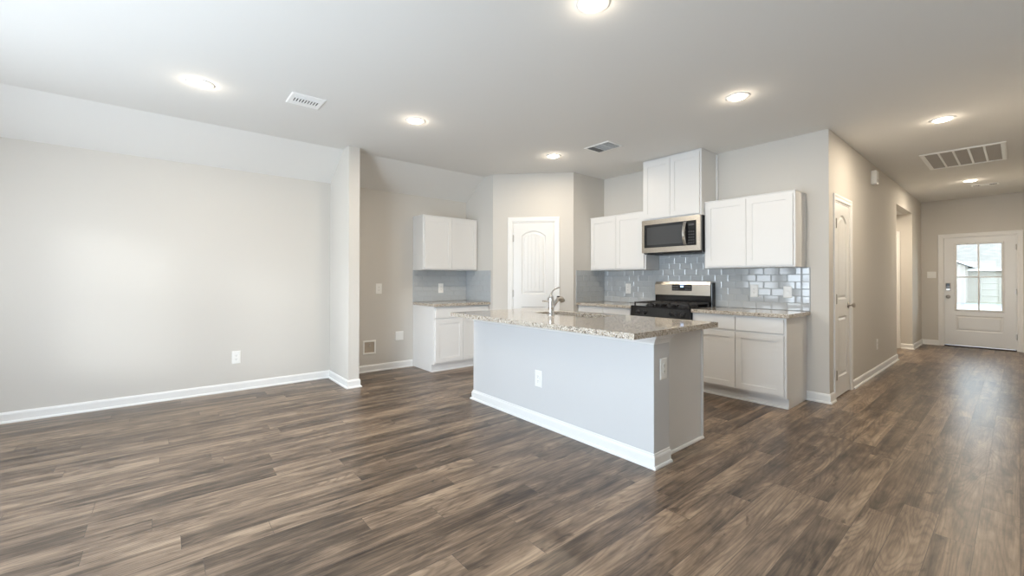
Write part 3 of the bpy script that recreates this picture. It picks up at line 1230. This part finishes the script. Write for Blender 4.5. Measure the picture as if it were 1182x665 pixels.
boxm(bm, 0.625, 0.690, fy - 0.0006, fy + 0.002, MH - 0.118, MH - 0.095)
M_kp = pmat('dim_keypad', (0.045, 0.047, 0.052), 0.3)
obj('clock_display', bm, M_kp, kpn)
for r in range(5):
    for c_ in range(3):
        bm = B()
        boxm(bm, 0.622 + c_ * 0.026, 0.638 + c_ * 0.026, fy - 0.0004, fy + 0.002, 0.085 + r * 0.033, 0.097 + r * 0.033)
        obj('key', bm, M_kp, kpn)
bm = B()
pts, n = [], 12
for i in range(n + 1):
    t = i / n
    pts.append((0.582, fy - 0.012 - 0.038 * math.sin(pi * t), 0.072 + t * (MH - 0.140)))
for i in range(n):
    (xa, ya, za), (xb, yb, zb) = pts[i], pts[i + 1]
prof = []
ring = []
for (x, y, z) in pts:
    hw = 0.019
    ring.append([bm.verts.new((x - hw, y + 0.004, z)), bm.verts.new((x - hw * 0.6, y - 0.006, z)), bm.verts.new((x + hw * 0.6, y - 0.006, z)), bm.verts.new((x + hw, y + 0.004, z)), bm.verts.new((x, y + 0.008, z))])
for q0, q1 in zip(ring, ring[1:]):
    bridge(bm, q0, q1)
capf(bm, ring[0][::-1])
capf(bm, ring[-1])
for (x, y, z) in (pts[0], pts[-1]):
    boxm(bm, x - 0.015, x + 0.015, y + 0.003, fy + 0.003, z - 0.008 if z > 0.2 else z, z if z > 0.2 else z + 0.008)
obj('handle', bm, M_chrome, mw, smooth=40)

# ------------------------------------------------------------------ outlets and switches (front at -y)
def plate_bm(w, h, t=0.006):
    bm = B()
    n = 0
    l0 = [bm.verts.new((x, 0.0, z)) for x, z in rect(-w / 2, w / 2, -h / 2, h / 2)]
    l1 = [bm.verts.new((x, -t * 0.55, z)) for x, z in rect(-w / 2, w / 2, -h / 2, h / 2)]
    l2 = [bm.verts.new((x, -t, z)) for x, z in rect(-w / 2 + 0.005, w / 2 - 0.005, -h / 2 + 0.005, h / 2 - 0.005)]
    bridge(bm, l0, l1)
    bridge(bm, l1, l2)
    capf(bm, l2)
    capf(bm, l0[::-1])
    return bm


def outlet(label, loc, rot, w=0.076, h=0.122):
    root = thing('wall_outlet', label, 'outlet', loc, rot, 'white wall outlets')
    obj('cover_plate', plate_bm(w, h), M_plastic, root)
    for zc in (0.0205, -0.0205):
        bm = B()
        lathe(bm, [(0.0172, 0.0055), (0.0172, 0.0085), (0.0160, 0.0090)], 22, origin=(0, 0, zc), axis=(0, -1, 0))
        s = obj('receptacle', bm, M_plastic, root)
        bm = B()
        boxm(bm, -0.0075, -0.0052, -0.0094, -0.008, zc - 0.001, zc + 0.008)
        boxm(bm, 0.0052, 0.0075, -0.0094, -0.008, zc, zc + 0.007)
        lathe(bm, [(0.0024, 0.008), (0.0024, 0.0094)], 10, origin=(0, 0, zc - 0.008), axis=(0, -1, 0))
        obj('slots', bm, M_dark, s)
    bm = B()
    lathe(bm, [(0.003, 0.0055), (0.0025, 0.0072)], 10, axis=(0, -1, 0))
    obj('screw', bm, M_plastic, root)
    return root


def rocker(label, loc, rot, gang=1, w=0.076, h=0.122, group='white wall switches'):
    root = thing('wall_switch', label, 'switch', loc, rot, group)
    obj('cover_plate', plate_bm(w, h), M_plastic, root)
    for k in range(gang):
        xc = (k - (gang - 1) / 2) * 0.046
        bm = B()
        prism(bm, [(-0.004, -0.033), (-0.0085, -0.033), (-0.0062, 0.0), (-0.0092, 0.033), (-0.004, 0.033)], lambda y, z, d: (d, y, z), xc - 0.0165, xc + 0.0165)
        obj('rocker_paddle', bm, M_plastic, root)
    return root


o0 = outlet('white outlet low on the long left wall', (XL, 0.620, 0.370), g90, 0.082, 0.140)
dup(o0, 'white outlet on the front of the island half wall', (-2.632, IY0, 0.388), 0)
dup(o0, 'white outlet on the end of the island half wall', (IX1, 2.592, 0.640), g90)
dup(o0, 'white outlet low on the hall wall past the closet door', (XH, 7.345, 0.380), g90)
dup(o0, 'white outlet high on the empty nook wall', (XN, 2.245, 1.112), g90)
dup(o0, 'white outlet in the nook backsplash under the wall cabinet', (XN + 0.0095, 3.200, 1.108), g90)
dup(o0, 'white outlet in the tile left of the range', (-3.574, YK - 0.0095, 1.112), 0)
dup(o0, 'white outlet in the tile right of the range, the one closer to the range', (-1.903, YK - 0.0095, 1.114), 0)
rocker('white single switch in the tile near the right end of the backsplash', (-1.574, YK - 0.0095, 1.110), 0, w=0.082)
rocker('white double switch plate on the wall left of the front door', (-1.069, YF, 1.344), 0, gang=2, w=0.124, h=0.124)
bp_ = obj('blank_plate', plate_bm(0.116, 0.122, 0.007), M_plastic, loc=(XN, 2.545, 0.449), rot=g90)
tag(bp_, 'blank white cover plate low on the nook wall beside the base cabinet', 'cover plate')
for zc in (0.042, -0.042):
    for xc in (-0.023, 0.023):
        bm = B()
        lathe(bm, [(0.003, 0.0065), (0.0025, 0.0078)], 10, origin=(xc, 0, zc), axis=(0, -1, 0))
        obj('screw', bm, M_plastic, bp_)

# recessed water box for the refrigerator
wb = thing('water_supply_box', 'white recessed water supply box low on the nook wall', 'utility box', (XN, 2.117, 0.328), g90)
bm = B()
path = rect(-0.066, 0.066, -0.070, 0.070)[::-1]
sweep(bm, path, [(0.022, 0), (0.022, 0.006), (0.018, 0.009), (0.003, 0.009), (0, 0.006), (0, 0)], lambda x, z, h: (x, -h, z), closed=True)
obj('box_flange', bm, M_plastic, wb)
bm = B()
l0 = [bm.verts.new((x, -0.004, z)) for x, z in rect(-0.066, 0.066, -0.070, 0.070)]
l1 = [bm.verts.new((x, -0.0012, z)) for x, z in rect(-0.062, 0.062, -0.066, 0.066)]
bridge(bm, l0, l1)
capf(bm, l1)
obj('box_back', bm, pmat('tan_box_back', (0.46, 0.40, 0.33), 0.5), wb)
bm = B()
lathe(bm, [(0.008, -0.001), (0.008, 0.010), (0.012, 0.012), (0.012, 0.020), (0.006, 0.022)], 16, origin=(0.0, 0, 0.02), axis=(0, -1, 0))
tube(bm, [(0, -0.012, 0.02), (0, -0.012, 0.052)], 0.006, 12)
boxm(bm, -0.016, 0.016, -0.026, -0.020, 0.015, 0.025, 0.002)
obj('supply_valve', bm, M_nickel, wb, smooth=40)

# door chime high on the hall wall
dc = thing('door_chime', 'white door chime box high on the hall wall above the closet door', 'door chime', (XH, 7.080, 2.565), g90)
bm = B()
boxm(bm, -0.065, 0.065, -0.062, 0.0, -0.088, 0.088, 0.012, 3)
obj('chime_cover', bm, M_plastic, dc, smooth=40)
bm = B()
for k in range(5):
    boxm(bm, -0.045, 0.045, -0.0632, -0.061, -0.070 + k * 0.010, -0.066 + k * 0.010)
obj('sound_slots', bm, pmat('pale_grey_slot', (0.45, 0.45, 0.44), 0.6), dc)

# ------------------------------------------------------------------ ceiling lights
LAMP_W = 7.5
HALO_W = 0.6


def ceiling_light(label, loc, power=LAMP_W):
    root = thing('recessed_light', label, 'ceiling light', loc, 0, 'recessed ceiling lights')
    bm = B()
    lathe(bm, [(0.094, 0.0), (0.093, -0.0015), (0.086, -0.005), (0.076, -0.0065), (0.067, -0.0055), (0.066, -0.003)], 40, cap0=False, cap1=False)
    obj('trim_ring', bm, M_trim, root, smooth=60)
    bm = B()
    lathe(bm, [(0.067, -0.0045), (0.060, -0.0105), (0.045, -0.0150), (0.025, -0.018), (0.004, -0.019)], 40, cap0=False)
    obj('lens', bm, M_lens, root, smooth=60)
    d = bpy.data.lights.new('lamp_glow', 'AREA')
    d.shape = 'DISK'
    d.size = 0.12
    d.energy = power
    d.color = WARM
    lo = bpy.data.objects.new('lamp_glow', d)
    COL.objects.link(lo)
    lo.parent = root
    lo.location = (0, 0, -0.023)
    d = bpy.data.lights.new('lamp_halo', 'POINT')
    d.shadow_soft_size = 0.02
    d.energy = HALO_W
    d.color = WARM
    lo = bpy.data.objects.new('lamp_halo', d)
    COL.objects.link(lo)
    lo.parent = root
    lo.location = (0, 0, -0.055)
    return root


hall_lamp = ceiling_light('round recessed ceiling light at the start of the hall before the return grille', (-0.451, 5.657, CE), LAMP_W * 1.7)
dup(hall_lamp, 'round recessed ceiling light deep in the hall near the front door', (-0.462, 9.450, CE))
dup(hall_lamp, 'unseen recessed ceiling light added to brighten the side hall', (-2.05, 9.55, 2.434))  # out of view, added only to light the side hall opening
l0_ = ceiling_light('round recessed ceiling light above the open floor in front of the island', (-1.488, 1.813, CE))
for p, lb in [((-1.483, 3.658), 'round recessed ceiling light before the hall, in line with the right wall cabinet'),
              ((-4.052, 0.209), 'round recessed ceiling light nearest the long left wall, beside the louvered ceiling vent'),
              ((-3.677, 1.846), 'round recessed ceiling light just outside the nook end wall'),
              ((-3.642, 3.675), 'round recessed ceiling light in front of the pantry door')]:
    dup(l0_, lb, (p[0], p[1], CE))

# ------------------------------------------------------------------ ceiling vents (local z down)
def vent_frame(root, w, l, fw, t=0.008, name='frame'):
    bm = B()
    path = rect(-w / 2, w / 2, -l / 2, l / 2)
    sweep(bm, path, [(0, 0), (0, -t * 0.5), (fw * 0.35, -t), (fw, -t * 0.8), (fw, 0.0)], lambda x, y, h: (x, y, h), closed=True)
    return obj(name, bm, M_vent, root)


def slat(bm, p, axis, length, width, tilt, z):
    """thin tilted blade centred at p, long along axis ('x' or 'y')"""
    c, s = cos(tilt) * width / 2, sin(tilt) * width / 2
    t = 0.0012
    h = length / 2
    q = [(-c, -s), (c, s)]
    vs = []
    for sg in (-h, h):
        for (a, zz) in q:
            for tt in (-t / 2, t / 2):
                if axis == 'x':
                    vs.append(bm.verts.new((p[0] + sg, p[1] + a, z + zz + tt)))
                else:
                    vs.append(bm.verts.new((p[0] + a, p[1] + sg, z + zz + tt)))
    for f in [(0, 1, 3, 2), (4, 6, 7, 5), (0, 4, 5, 1), (2, 3, 7, 6), (0, 2, 6, 4), (1, 5, 7, 3)]:
        bm.faces.new([vs[i] for i in f])


# square supply register near the left wall
v1 = thing('ceiling_vent', 'white ceiling vent with short dark louvers close to the left wall', 'ceiling vent', (-3.871, 0.922, CE), 0, 'ceiling air vents')
vent_frame(v1, 0.250, 0.262, 0.028)
bm = B()
boxm(bm, -0.098, 0.098, -0.104, 0.104, -0.0030, -0.0005)
obj('duct_opening', bm, M_duct, v1)
bm = B()
boxm(bm, -0.098, -0.050, -0.104, 0.104, -0.0075, -0.002)
boxm(bm, 0.030, 0.040, -0.104, 0.104, -0.0075, -0.002)
boxm(bm, 0.086, 0.098, -0.104, 0.104, -0.0075, -0.002)
boxm(bm, 0.040, 0.086, -0.006, 0.006, -0.0075, -0.002)
for k in range(10):
    y = -0.099 + k * 0.022
    boxm(bm, -0.050, 0.030, y - 0.0055, y + 0.0055, -0.0075, -0.002)
obj('face_plate', bm, M_vent, v1)
bm = B()
for k in range(3):
    slat(bm, (0.049 + k * 0.013, 0.0), 'y', 0.205, 0.005, radians(40), -0.006)
obj('louvers', bm, M_vent, v1)

# rectangular register above the kitchen
v2 = thing('ceiling_vent', 'white ceiling vent with fine grey louvers above the kitchen', 'ceiling vent', (-3.029, 3.866, CE), 0, 'ceiling air vents')
vent_frame(v2, 0.350, 0.270, 0.024)
bm = B()
boxm(bm, -0.152, 0.152, -0.112, 0.112, -0.0030, -0.0005)
obj('duct_opening', bm, M_duct, v2)
bm = B()
for k in range(6):
    slat(bm, (-0.140 + k * 0.016, 0), 'y', 0.222, 0.016, radians(-32), -0.0075)
for k in range(12):
    slat(bm, (0.050, -0.100 + k * 0.018), 'x', 0.200, 0.014, radians(40), -0.0075)
boxm(bm, -0.053, -0.049, -0.112, 0.112, -0.011, -0.002)
boxm(bm, 0.049, 0.053, -0.112, 0.112, -0.011, -0.002)
obj('louvers', bm, M_vent, v2)

# big return grille in the hall
v3 = thing('return_grille', 'large white return air grille with grey filter in the hall ceiling', 'return air grille', (-0.424, 7.590, CE), 0, 'ceiling air vents')
RWd, RLn = 0.690, 1.030
vent_frame(v3, RWd, RLn, 0.042, 0.012)
bm = B()
boxm(bm, -RWd / 2 + 0.04, RWd / 2 - 0.04, -RLn / 2 + 0.04, RLn / 2 - 0.04, -0.0035, -0.0005)
obj('filter_screen', bm, M_grey, v3)
bm = B()
iw = RWd - 0.084
for k in range(1, 5):
    x = -iw / 2 + iw * k / 5
    boxm(bm, x - 0.010, x + 0.010, -RLn / 2 + 0.042, RLn / 2 - 0.042, -0.012, -0.003, 0.002, 1)
obj('divider_bars', bm, M_vent, v3)
# small supply register by the front door
v4 = thing('ceiling_vent', 'small white ceiling vent by the deepest hall light', 'ceiling vent', (-0.335, 10.03, CE), 0, 'ceiling air vents')
vent_frame(v4, 0.300, 0.160, 0.025)
bm = B()
boxm(bm, -0.126, 0.126, -0.056, 0.056, -0.0030, -0.0005)
obj('duct_opening', bm, M_duct, v4)
bm = B()
boxm(bm, -0.050, 0.050, -0.056, 0.056, -0.008, -0.002)
for k in range(4):
    slat(bm, (-0.112 + k * 0.018, 0), 'y', 0.110, 0.006, radians(35), -0.007)
    slat(bm, (0.112 - k * 0.018, 0), 'y', 0.110, 0.006, radians(-35), -0.007)
obj('louvers', bm, M_vent, v4)

# ------------------------------------------------------------------ outside the front door
M_conc = pmat('pale_concrete', (0.46, 0.45, 0.43), 0.9, bump=(30, 0.3, 0.01))
M_street = pmat('grey_asphalt', (0.30, 0.30, 0.31), 0.95)
M_lawn = pmat('dry_winter_lawn', (0.40, 0.38, 0.24), 1.0, bump=(60, 0.6, 0.03))
M_shing = cell_material('weathered_shingles', 0.30, 0.14, (0.33, 0.29, 0.25), (0.25, 0.22, 0.19), (0.17, 0.15, 0.13), 0.95, 0.012)
M_brick = cell_material('pale_brick', 0.22, 0.075, (0.42, 0.36, 0.31), (0.28, 0.23, 0.19), (0.48, 0.46, 0.44), 0.9, 0.010, rot=(radians(90), 0, 0))
M_side = cell_material('cream_siding', 4.0, 0.18, (0.40, 0.37, 0.32), (0.38, 0.35, 0.30), (0.28, 0.26, 0.23), 0.7, 0.008, rot=(radians(90), 0, 0))
bm = B()
boxm(bm, -1.6, 1.4, YF + T, YF + 2.2, -0.25, -0.03)
obj('ground_porch', bm, M_conc, kind='structure')
bm = B()
for (ya, za, yb, zb) in ((YF + T, -0.12, 46, -0.74), (54, -0.74, 120, -0.70)):
    v = [bm.verts.new(p) for p in ((-40, ya, za), (40, ya, za), (40, yb, zb), (-40, yb, zb))]
    bm.faces.new(v)
obj('ground_lawn', bm, M_lawn, kind='structure')
bm = B()
boxm(bm, -40, 40, 46, 54, -1.0, -0.74)
obj('ground_street', bm, M_street, kind='structure')
bm = B()
prism(bm, [(YF + 2.2, -0.16), (46, -0.73), (46, -0.95), (YF + 2.2, -0.4)], lambda y, z, d: (d, y, z), -5.5, 2.5)
obj('ground_driveway', bm, M_conc, kind='structure')

hs = thing('house', 'pale house across the street seen through the front door glass', 'house', (-1.2, 56.0, -0.73))
HX = 9.0
bm = B()
boxm(bm, -HX, HX, 0.5, 9.0, 0.0, 3.05)
obj('siding_wall', bm, M_side, hs)
bm = B()
v = [(-HX - 0.5, -0.1, 2.98), (HX + 0.5, -0.1, 2.98), (HX - 3.5, 4.75, 6.9), (-HX + 3.5, 4.75, 6.9), (-HX - 0.5, 9.6, 2.98), (HX + 0.5, 9.6, 2.98)]
vv = [bm.verts.new(p) for p in v]
for f in [(0, 1, 2, 3), (1, 5, 2), (5, 4, 3, 2), (4, 0, 3), (0, 4, 5, 1)]:
    bm.faces.new([vv[i] for i in f])
obj('shingle_roof', bm, M_shing, hs)
bm = B()
boxm(bm, -HX - 0.5, HX + 0.5, -0.16, -0.02, 2.82, 3.04)
obj('fascia', bm, M_trim, hs)
bm = B()
panel_slab(bm, rect(-1.0, 3.9, 0.0, 2.35), [(rect(-1.0 + 0.1 + 1.2 * k, -1.0 + 1.1 + 1.2 * k, 0.1 + 0.56 * r, 0.58 + 0.56 * r), [(0.03, 0.03)], 0) for k in range(4) for r in range(4)],
           0.08, lambda x, z, d: (x, 0.38 + d, z))
obj('garage_door', bm, pmat('cream_garage_door', (0.40, 0.375, 0.33), 0.6), hs)
# gabled brick wing on the left
bm = B()
boxm(bm, -8.4, -1.72, -3.2, 0.6, 0.0, 3.25)
prism(bm, [(-8.4, 3.25), (-1.72, 3.25), (-5.06, 4.85)], lambda x, z, d: (x, d, z), -3.2, 0.6)
wg = obj('brick_gable', bm, M_brick, hs)
bm = B()
for sgn in (-1, 1):
    e0 = Vector((-5.06, 4.93))
    e1 = Vector((-5.06 + sgn * 3.85, 3.09))
    nrm = Vector((0, 0.17))
    prism(bm, [tuple(e0), tuple(e1), tuple(e1 + nrm), tuple(e0 + nrm)], lambda x, z, d: (x, d, z), -3.6, 1.5)
obj('gable_roof', bm, M_trim, hs)
